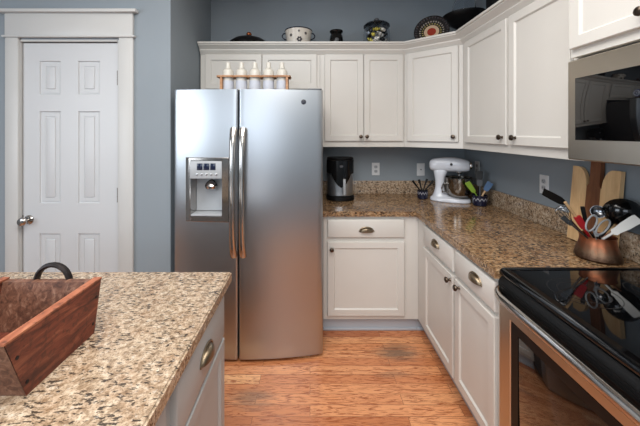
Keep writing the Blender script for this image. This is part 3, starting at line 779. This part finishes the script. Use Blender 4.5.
# dark tools in the left crock
for k, (px, py, nm) in enumerate(((412.5, 180.5, 'leftmost thin black skewer leaning out of the small navy crock'), (419, 179.5, 'upright thin black skewer in the small navy crock'), (427, 179, 'black skewer leaning right in the small navy crock towards the mixer'), (433, 181, 'most slanted black skewer in the small navy crock, tip behind the mixer'))):
    q = P(px, py, 2.72); s = c1+Vector(((c1.x-q.x)*.22, -.012+.008*k, .018))
    b = nb(); d = (q-s).normalized(); tube(b, [s, s.lerp(q, .6), q], [.004, .006, .011], 8)
    solo('skewer', b, M['black'], nm, 'utensil', 'black skewers in the small navy crock')
def blade_head(mat, w, l, th=.006, side=None, name='blade', taper=.85):
    def f(t, a, q):
        d = (q-a).normalized(); n = Vector(side) if side else Vector((-.6, -.8, .1))
        n = (n-d*n.dot(d)).normalized(); u = d.cross(n).normalized()
        b = nb(); rings = []
        for s, ww in ((-.04, .25), (.06, .8), (.15, taper), (.5, .96), (.92, 1.0), (1.0, .86)):
            c = q+d*(l*s); hw2 = w/2*ww
            rings.append([c+u*hw2+n*th/2, c-u*hw2+n*th/2, c-u*hw2-n*th/2, c+u*hw2-n*th/2])
        loft(b, rings); part(name, b, mat, t)
    return f
stick('spatula', 'lime green spatula in the crock right of the mixer', 'utensil', c2+Vector((.02, 0, .015)), P(474.2, 192, 2.44), .005, M['green'], blade_head(M['green'], .04, .10, .008))
stick('pastry_brush', 'blue-headed brush with wooden handle in the crock right of the mixer', 'utensil', c2+Vector((-.024, 0, .015)), P(485.5, 190.5, 2.43), .007, M['beech'], blade_head(M['blue'], .046, .075, .02, name='brush_head'))
stick('ladle', 'black blade standing in for the mixer shadow behind the green spatula in the mixer-side crock', 'utensil', c2+Vector((.0, .025, .015)), P(479, 180, 2.50), .006, M['black'], blade_head(M['black'], .055, .075, .010))  # dark blade added where the mixer's shadow falls
stick('spoon', 'dark handled spoon between green spatula and blue brush', 'utensil', c2+Vector((-.01, -.022, .015)), P(479.8, 186, 2.43), .006, M['dgrey'], blade_head(M['dgrey'], .042, .05, .01))

# ------------------------------------------------------------------ cutting board
t = thing('cutting_board', 'pale cutting board with a dark walnut centre handle leaning on the wall', 'cutting board', (1.45, 1.55, .9155))
lean = math.atan2(.042, .46)
bu, bv = Vector((0, 1, 0)), Vector((math.sin(lean), 0, math.cos(lean))); bn = Vector((-math.cos(lean), 0, math.sin(lean)))
O = Vector((1.446, 1.0, .918))
ya, yb_, yc, yd = 1.432, 1.525, 1.602, 1.694     # near edge, strip, strip, far edge (along the wall)
def arc(cx, cy, rx, ry, a0, a1, n=10): return [(cx+rx*math.cos(a0+(a1-a0)*i/n), cy+ry*math.sin(a0+(a1-a0)*i/n)) for i in range(n+1)]
left = [(yc, 0), (yd, 0), (yd, .398)]+[(yd-.03, .398)]+arc(yd-.03, .30, yd-.03-yc-.004, .098, PI/2, PI)[1:]+[(yc, .30)]
right = [(ya, 0), (yb_, 0), (yb_, .30)]+arc(ya+.035, .30, yb_-ya-.039, .098, 0, PI/2)+[(ya, .398)]
def pl(poly, th=.020): b = nb(); prism(b, [(x-1.0, y) for x, y in poly], O, bu, bv, bn*th); return b
part('pale_plank', pl(left), M['maple'], t); part('pale_plank', pl(right), M['maple'], t)
part('walnut_strip', pl([(yb_, 0), (yc, 0), (yc, .30), (yc-.012, .315), (yc-.013, .455), (yb_+.010, .455), (yb_+.008, .315), (yb_, .30)], .0205), M['walnut'], t)

# ------------------------------------------------------------------ copper pot with utensils
pc = Vector((1.337, 1.418, .9155))
b = nb(); lathe(b, [(.070, 0), (.082, .003), (.086, .010), (.084, .022), (.077, .045), (.070, .065), (.066, .082), (.065, .095), (.066, .104), (.068, .106), (.064, .106), (.062, .095), (.066, .065), (.078, .020), (.070, .006)], pc, n=48)
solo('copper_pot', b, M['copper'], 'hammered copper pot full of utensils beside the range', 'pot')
def base(dx, dy, z=.012): return pc+Vector((dx, dy, z))
def lad(mat, r, depth, ax):
    def f(t, a, q):
        b = nb(); d = Vector(ax).normalized(); pr = []
        for k in range(9): s = PI/2*k/8; pr.append((r*math.sin(s), -depth*math.cos(s)))
        for k in range(8, -1, -1): s = PI/2*k/8; pr.append(((r-.003)*math.sin(s), -(depth-.003)*math.cos(s)))
        c = q+(q-a).normalized()*r*.9
        lathe(b, pr, c, d, 28, False, False); part('bowl', b, mat, t)
    return f
stick('turner', 'wide black turner leaning far left out of the copper pot', 'utensil', base(.036, -.02), P(566, 205, 1.47), .0055, M['black'], None)
tt = bpy.data.objects['turner']; q = P(566, 205, 1.47)
b = nb(); A_, B_ = P(567, 204, 1.47), P(543, 191.5, 1.52); d = (B_-A_).normalized(); n = Vector((-.1, -.45, .85)); n = (n-d*n.dot(d)).normalized(); u = d.cross(n)
rings = []
for s, ww in ((0, .2), (.12, .6), (.25, .95), (.6, 1), (1, .9)):
    c = A_.lerp(B_, s); hw2 = .029*ww; rings.append([c+u*hw2+n*.003, c-u*hw2+n*.003, c-u*hw2-n*.003, c+u*hw2-n*.003])
loft(b, rings); part('blade', b, M['black'], tt)
stick('wooden_spoon', 'long pale wooden handle leaning left out of the copper pot', 'utensil', base(.03, .0), P(565, 202, 1.43), .0062, M['beech'])
def whisk_head(t, a, q):
    d = (q-a).normalized(); u, v, _ = frame_of(d); b = nb()
    for k in range(5):
        an = PI*k/5; w2 = u*math.cos(an)+v*math.sin(an); pts = []
        for i in range(17):
            s = i/16*PI; pts.append(q+d*(.085*math.sin(s)**.8)+w2*(.028*math.cos(s)*(.4+.6*math.sin(s)) if 0 else .028*math.sin(2*s)*.9+.004*math.cos(s)))
        tube(b, pts, .0011, 5)
    part('wires', b, M['wire'], t)
stick('whisk', 'wire whisk lying below the black turner in the copper pot', 'utensil', base(.035, .022), P(571, 221, 1.44), .005, M['wire'], whisk_head)
stick('spreader', 'narrow grey steel spatula at the left of the copper pot', 'utensil', base(.035, -.03), P(572, 225, 1.41), .004, M['wire'], blade_head(M['wire'], .022, .055, .002))
stick('scraper', 'red-handled scraper standing in the copper pot', 'utensil', base(.015, .0), P(584, 228, 1.42), .006, M['red'], blade_head(M['red'], .030, .062, .014, name='grip'))
stick('knife', 'black-handled knife upright behind the red scraper', 'utensil', base(.0, .03), P(585.5, 222, 1.44), .004, M['wire'], blade_head(M['black'], .017, .075, .012, name='grip'))
stick('ladle', 'small round steel ladle behind the scissors', 'utensil', base(-.005, .035), P(597, 217, 1.44), .0035, M['wire'], lad(M['wire'], .029, .022, (-.6, -.75, .25)))
stick('ladle', 'large deep black ladle at the right of the copper pot', 'utensil', base(-.03, .025), P(613, 222.5, 1.41), .006, M['black'], lad(M['gloss'], .068, .058, (.55, .75, .30)))
stick('spatula', 'white flat spatula leaning right out of the copper pot', 'utensil', base(-.058, -.006, .046), P(613, 233, 1.355), .005, M['offwhite'], blade_head(M['offwhite'], .038, .112, .005, (-.35, -.75, .5), taper=.7))
stick('wooden_spoon', 'brown wooden spoon farthest right beside the large black ladle', 'utensil', base(-.048, .012, .03), P(629, 220, 1.39), .005, M['walnut'], lad(M['walnut'], .022, .010, (-.5, -.7, .4)))
t = thing('scissors', 'grey-handled kitchen scissors standing in the copper pot', 'scissors', base(.0, -.03))
b = nb(); tube(b, [base(.0, -.03), P(596, 234, 1.37)], .004, 8, 2, (1, 0, 0)); tube(b, [base(.006, -.03), P(598, 234, 1.375)], .004, 8, 2, (1, 0, 0)); part('blade', b, M['wire'], t)
for (px, py, ang, rx, ry) in ((591.5, 223, -.45, .021, .038), (603, 227, -.75, .020, .040)):
    c = P(px, py, 1.365); b = nb()
    pts = []
    for k in range(25):
        a = 2*PI*k/24; x, z = rx*math.cos(a), ry*math.sin(a)
        pts.append(c+Vector((x*math.cos(ang)-z*math.sin(ang), 0, x*math.sin(ang)+z*math.cos(ang))))
    tube(b, pts, .0036, 8); part('finger_loop', b, M['grey'], t)
b = nb(); tube(b, [P(596, 236, 1.37), P(594, 231, 1.368)], .005, 8); tube(b, [P(597, 236, 1.37), P(598.5, 234, 1.366)], .005, 8); part('shank', b, M['grey'], t)

# ------------------------------------------------------------------ wooden trug on the island
XT0, XT1 = -.925, -.628; Yb0, Yb1, Yt0, Yt1 = .675, .888, .626, .918; ZB, ZT = .9155, 1.062; th = .020
t = thing('wooden_trug', 'rough reddish wooden trug with horseshoe handles on the island', 'box', ((XT0+XT1)/2, .78, ZB))
def quad(x, y0, y1, t0, t1, z0, z1): return [Vector((x, y0, z0)), Vector((x, y1, z0)), Vector((x, t1, z1)), Vector((x, t0, z1))]
def side(xo, xi): return loft(nb(), [quad(xo, Yb0, Yb1, Yt0, Yt1, ZB, ZT), quad(xi, Yb0+th, Yb1-th, Yt0+th, Yt1-th, ZB, ZT)])
part('long_side', side(XT1, XT1-th), M['trug'], t); part('long_side', side(XT0, XT0+th), M['trug'], t)
def endb(yb, yt, s):
    e = .0006
    o = [Vector((XT0+e, yb, ZB)), Vector((XT1-e, yb, ZB)), Vector((XT1-e, yt, ZT-.004)), Vector((XT0+e, yt, ZT-.004))]
    i = [Vector((XT0+th+e, yb+s*th, ZB)), Vector((XT1-th-e, yb+s*th, ZB)), Vector((XT1-th-e, yt+s*th, ZT-.004)), Vector((XT0+th+e, yt+s*th, ZT-.004))]
    return loft(nb(), [o, i])
part('end_board', endb(Yb0, Yt0, 1), M['trugend'], t); part('end_board', endb(Yb1, Yt1, -1), M['trugend'], t)
part('floor_board', box(nb(), XT0+th, XT1-th, Yb0+th, Yb1-th, ZB+.001, ZB+.014), M['trug'], t)
for x0, x1 in ((XT1-th-.001, XT1+.001), (XT0-.001, XT0+th+.001)): part('rim', box(nb(), x0, x1, Yt0-.001, Yt1+.001, ZT-.003, ZT+.0015), M['trugrim'], t)
for (yy, s) in ((Yt1, 1), (Yt0, -1)):
    b = nb(); cxh = (XT0+XT1)/2+.0
    pts = []
    for k in range(19):
        a = -.35+(PI+.7)*k/18; pts.append((cxh+.050*math.cos(a), yy+s*.004, ZT-.015+.052*math.sin(a)))
    tube(b, pts, [.0075]*19, 8, 1.35, (0, 1, 0)); part('horseshoe_handle', b, M['iron'], t)
for y in (Yb0+.012, Yb1-.012):
    for z in (ZB+.03, ZB+.10):
        b = nb(); f = (z-ZB)/(ZT-ZB); yy = y+(Yt0-Yb0)*f if y < .78 else y+(Yt1-Yb1)*f
        lathe(b, [(.004, -.001), (.004, .0015)], (XT1, yy, z), (1, 0, 0), 10); part('nail', b, M['iron'], t)

# ------------------------------------------------------------------ bottle rack on the refrigerator
ry = 2.26; g = P(0, 0, ry)
rz = FZ-.012+.0005
def RXp(px): return P(px, 0, ry).x
x0, x1 = RXp(222), RXp(288.5)
t = thing('bottle_rack', 'low wooden bottle rack on top of the refrigerator', 'rack', ((x0+x1)/2, ry, rz))
bx = [RXp(p) for p in (228.2, 241.6, 255, 268.6, 282)]
zs = P(0, 76.6, ry).z
part('base_board', box(nb(), x0, x1, ry-.055, ry+.055, rz, rz+.014, .002), M['rack'], t)
for a in (x0, x1-.016): part('end_panel', box(nb(), a, a+.016, ry-.055, ry+.055, rz+.014, zs-.012), M['rack'], t)
b = nb(); hr = .043; n = 32; xa, xb = RXp(218.5), RXp(291)
cuts = [xa]+[(p+q)/2 for p, q in zip(bx, bx[1:])]+[xb]
for i, c in enumerate(bx):     # one holed tile of the top shelf per bottle
    a0, a1 = cuts[i], cuts[i+1]; outer = []; inner = []
    for k in range(n):
        a = 2*PI*k/n; dx, dy = math.cos(a), math.sin(a)
        lim = min(((a1-c) if dx > 0 else (a0-c))/dx if abs(dx) > 1e-6 else 9, (.058 if dy > 0 else -.058)/dy if abs(dy) > 1e-6 else 9)
        outer.append((c+dx*lim, ry+dy*lim)); inner.append((c+dx*hr, ry+dy*hr))
    loft(b, [[Vector((p[0], p[1], z)) for p in r] for r, z in ((inner, zs-.012), (outer, zs-.012), (outer, zs), (inner, zs), (inner, zs-.012))], False, False)
part('shelf', b, M['rack'], t)
where = ['leftmost white bottle in the wooden rack on the refrigerator', 'second white bottle from the left in the refrigerator-top rack', 'middle white bottle of the five in the refrigerator-top rack', 'second white bottle from the right in the refrigerator-top rack', 'rightmost white bottle in the wooden rack on the refrigerator']
for i, c in enumerate(bx):
    z = rz+.0145
    if i == 0:
        bt = thing('bottle', where[0], 'bottle', (c, ry, z), 0, 'white bottles in the rack on the refrigerator')
        h = P(0, 62.6, ry).z-z
        b = nb(); lathe(b, [(.037, 0), (.040, .004), (.040, h*.68), (.0395, h*.71), (.036, h*.75), (.028, h*.785), (.018, h*.80), (.016, h*.82)], n=28); part('bottle_body', b, M['bottle'], bt, True)
        b = nb(); lathe(b, [(.0402, h*.14), (.0406, h*.15), (.0406, h*.40), (.0402, h*.41)], n=28); part('label', b, M['label'], bt, True)
        b = nb(); lathe(b, [(.021, h*.80), (.021, h*.845), (.018, h*.85), (.017, h*.98), (.014, h)], n=20); part('cap', b, M['bottle'], bt, True)
        first = bt
    else:
        o = first.copy(); C.objects.link(o); o.location = (c, ry, z); o['label'] = where[i]
        for ch in list(first.children):
            d = ch.copy(); C.objects.link(d); d.parent = o

# ------------------------------------------------------------------ things on top of the wall cabinets
TZ = UT+.0005
IY = 2.765
p = P(249, 0, IY)
t = thing('covered_pan', 'black lidded pan with a copper knob at the left end of the cabinet top', 'pan', (p.x, IY, TZ))
b = nb(); lathe(b, [(.10, 0), (.112, .004), (.122, .05), (.165, .062), (.162, .066), (.118, .056), (.10, .008)], n=44); part('pan', b, M['black'], t, True)
b = nb(); lathe(b, [(.184, .066), (.187, .074), (.172, .098), (.13, .128), (.066, .150), (.012, .156)], n=44); ld = part('lid', b, M['black'], t, True)
b = nb(); lathe(b, [(.010, .150), (.010, .162), (.022, .170), (.025, .182), (.018, .194), (.004, .197)], n=20); part('knob', b, M['coppery'], ld, True)
b = nb(); tube(b, [(-.155, -.03, .066), (-.20, -.03, .070), (-.21, 0, .070), (-.20, .03, .070), (-.155, .03, .066)], .006, 8); part('handle', b, M['black'], t, True)
p = P(298.5, 0, IY); ht = P(0, 31, IY).z-TZ
t = thing('enamel_pot', 'white enamel pot with dark flower marks on the cabinet top', 'pot', (p.x, IY, TZ))
b = nb(); lathe(b, [(.085, 0), (.092, .006), (.102, .08), (.116, ht-.03), (.122, ht-.004), (.116, ht-.004), (.110, ht-.03), (.097, .08), (.085, .01)], n=40); part('pot_body', b, M['cream'], t, True)
b = nb(); tube(b, [(.121*math.cos(2*PI*k/40), .121*math.sin(2*PI*k/40), ht-.004) for k in range(41)], .005, 8); part('rim', b, M['navy'], t, True)
for s in (-1, 1):
    b = nb(); tube(b, [(s*.112, 0, ht-.022), (s*.136, 0, ht-.026), (s*.148, 0, ht-.045), (s*.142, 0, ht-.065), (s*.122, 0, ht-.078), (s*.108, 0, ht-.08)], .006, 8); part('handle', b, M['navy'], t, True)
for (a, zz, r) in ((-1.46, ht-.105, .026), (-1.50, ht-.035, .010), (-2.15, ht-.065, .013), (-.95, ht-.05, .013)):
    b = nb(); rr = .099+.018*(zz/ht)+.0015
    for k in range(6):
        an = 2*PI*k/6; da = r*.6*math.cos(an)/rr; q = Vector((rr*math.cos(a+da), rr*math.sin(a+da), zz+r*.6*math.sin(an)))
        lathe(b, [(r*.36, -.001), (r*.36, .0015), (r*.2, .003)], q, (math.cos(a), math.sin(a), 0), 10)
    part('flower_motif', b, M['motif'], t, True)
p = P(336.3, 0, IY); ht = P(0, 31, IY).z-TZ
t = thing('jar', 'small squat black jar between enamel pot and glass jar', 'jar', (p.x, IY, TZ))
b = nb(); lathe(b, [(.040, 0), (.050, .005), (.060, ht*.35), (.062, ht*.6), (.056, ht*.78), (.046, ht*.86), (.058, ht*.93), (.061, ht*.97), (.058, ht), (.048, ht), (.042, ht*.86), (.05, ht*.6), (.04, .01)], n=36); part('jar_body', b, M['gloss'], t, True)
b = nb(); lathe(b, [(.018, -.002), (.018, .001), (.014, .003)], (0, -.0605, ht*.55), (0, -1, 0), 20); part('medallion', b, M['dgrey'], t, True)
p = P(376.6, 0, IY); ht = P(0, 18.5, IY).z-TZ
t = thing('glass_jar', 'wide lidded glass jar of wrapped sweets on the cabinet top', 'jar', (p.x, IY, TZ))
zl = P(0, 28, IY).z-TZ
b = nb(); lathe(b, [(.09, 0), (.10, .004), (.112, .03), (.118, .09), (.116, zl-.03), (.104, zl), (.100, zl), (.112, zl-.03), (.114, .09), (.108, .03), (.095, .010), (.001, .008)], n=44); part('jar_body', b, M['glass'], t, True)
b = nb(); lathe(b, [(.112, zl), (.118, zl+.006), (.118, zl+.018), (.104, zl+.034), (.06, zl+.046), (.02, zl+.052)], n=44); ld = part('lid', b, M['smoke'], t, True, 'grey glass lid')
b = nb(); lathe(b, [(.012, zl+.050), (.012, zl+.058), (.022, zl+.064), (.024, ht-.01), (.016, ht)], n=24); part('knob', b, M['dgrey'], ld, True)
jc = Vector((p.x, IY, TZ))
sw = [M['offwhite'], M['gloss'], M['cream'], M['yellow'], M['slot'], M['label']]
sweet_names = ['white', 'black', 'cream', 'yellow', 'dark grey', 'pale blue']
lay = 0
for k in range(35):
    lv, i = divmod(k, 7); a = 2*PI*i/7+lv*.45; r = .066
    q = jc+Vector((r*math.cos(a), r*math.sin(a), .034+.043*lv))
    b = nb(); ax = Vector((random.uniform(-1, 1), random.uniform(-1, 1), random.uniform(-.5, .5)))
    lathe(b, [(.014, -.030), (.005, -.019), (.014, -.014), (.019, 0), (.014, .014), (.005, .019), (.014, .030)], q, ax, 12)
    j = (k*5+lv) % 6
    solo('sweet', b, sw[j], '%s wrapped sweet seen through the glass jar wall' % sweet_names[j], 'sweet', '%s wrapped sweets in the glass jar' % sweet_names[j])
# painted plate on a small easel
R = .142
pcn = P(431.5, 32.5, 2.60); pn = Vector((-.42, -.88, .22)).normalized()
b = nb(); lathe(b, [(R*.45, -.012), (R*.62, -.010), (R*.95, .008), (R, .012), (R*.96, .013), (R*.6, -.004), (.001, -.005)], (0, 0, 0), (0, 0, 1), 48)
me = finish(b, 'plate'); me.materials.append(plate_mat(R)); o = bpy.data.objects.new('plate', me); C.objects.link(o)
pcn.z = TZ+R*.975+.012; o.location = pcn; o.rotation_mode = 'QUATERNION'; o.rotation_quaternion = pn.to_track_quat('Z', 'Y')
tag(o, 'black painted plate with red centre standing on the corner cabinet', 'plate')
pu = Vector((pn.y, -pn.x, 0)).normalized(); back = -Vector((pn.x, pn.y, 0)).normalized()
low = pcn-Vector((0, 0, R*.95)); low.z = TZ
b = nb()
for s in (-1, 1):
    f0 = low+pu*(s*.05)-back*.045; f0.z = TZ+.004; tip = f0+Z3*.02
    bk = f0+back*.13; tp = low+pu*(s*.02)+back*.075+Z3*.17
    tube(b, [tip, f0+Z3*.004, f0, f0.lerp(bk, .5), bk, bk+Z3*.006, tp], .003, 6)
solo('plate_easel', b, M['iron'], 'dark wire easel behind the painted plate on the corner cabinet', 'stand')
# cake stand with dome
p = P(464, 0, 2.56)
t = thing('cake_stand', 'black pedestal cake stand with a glass dome in the cabinet-top corner', 'cake stand', (p.x, 2.56, TZ))
zp = P(0, 15.5, 2.56).z-TZ
b = nb(); lathe(b, [(.085, 0), (.09, .006), (.05, .02), (.03, .05), (.035, zp-.13), (.08, zp-.09), (.14, zp-.045), (.168, zp-.012), (.170, zp), (.001, zp-.002)], n=44); part('stand', b, M['black'], t, True)
b = nb(); lathe(b, [(.088, zp), (.090, zp+.004), (.088, zp+.085), (.074, zp+.125), (.045, zp+.15), (.012, zp+.158), (.012, zp+.154), (.043, zp+.146), (.071, zp+.122), (.085, zp+.085), (.086, zp)], n=40, cap0=False, cap1=False); dm = part('dome', b, M['glass'], t, True)
b = nb(); lathe(b, [(.010, zp+.156), (.010, zp+.166), (.018, zp+.176), (.012, zp+.19)], n=20); part('knob', b, M['glass'], dm, True)
t = thing('stock_pot', 'black pot half out of frame on the right cabinet top', 'pot', (1.335, 2.06, TZ))
b = nb(); lathe(b, [(.115, 0), (.125, .008), (.128, .23), (.132, .236), (.126, .238), (.122, .22), (.115, .01)], n=40); part('pot_body', b, M['black'], t, True)
for s in (-1, 1):
    b = nb(); tube(b, [(.03, s*.124, .20), (.03, s*.15, .205), (-.03, s*.15, .205), (-.03, s*.124, .20)], .006, 8); part('handle', b, M['black'], t, True)
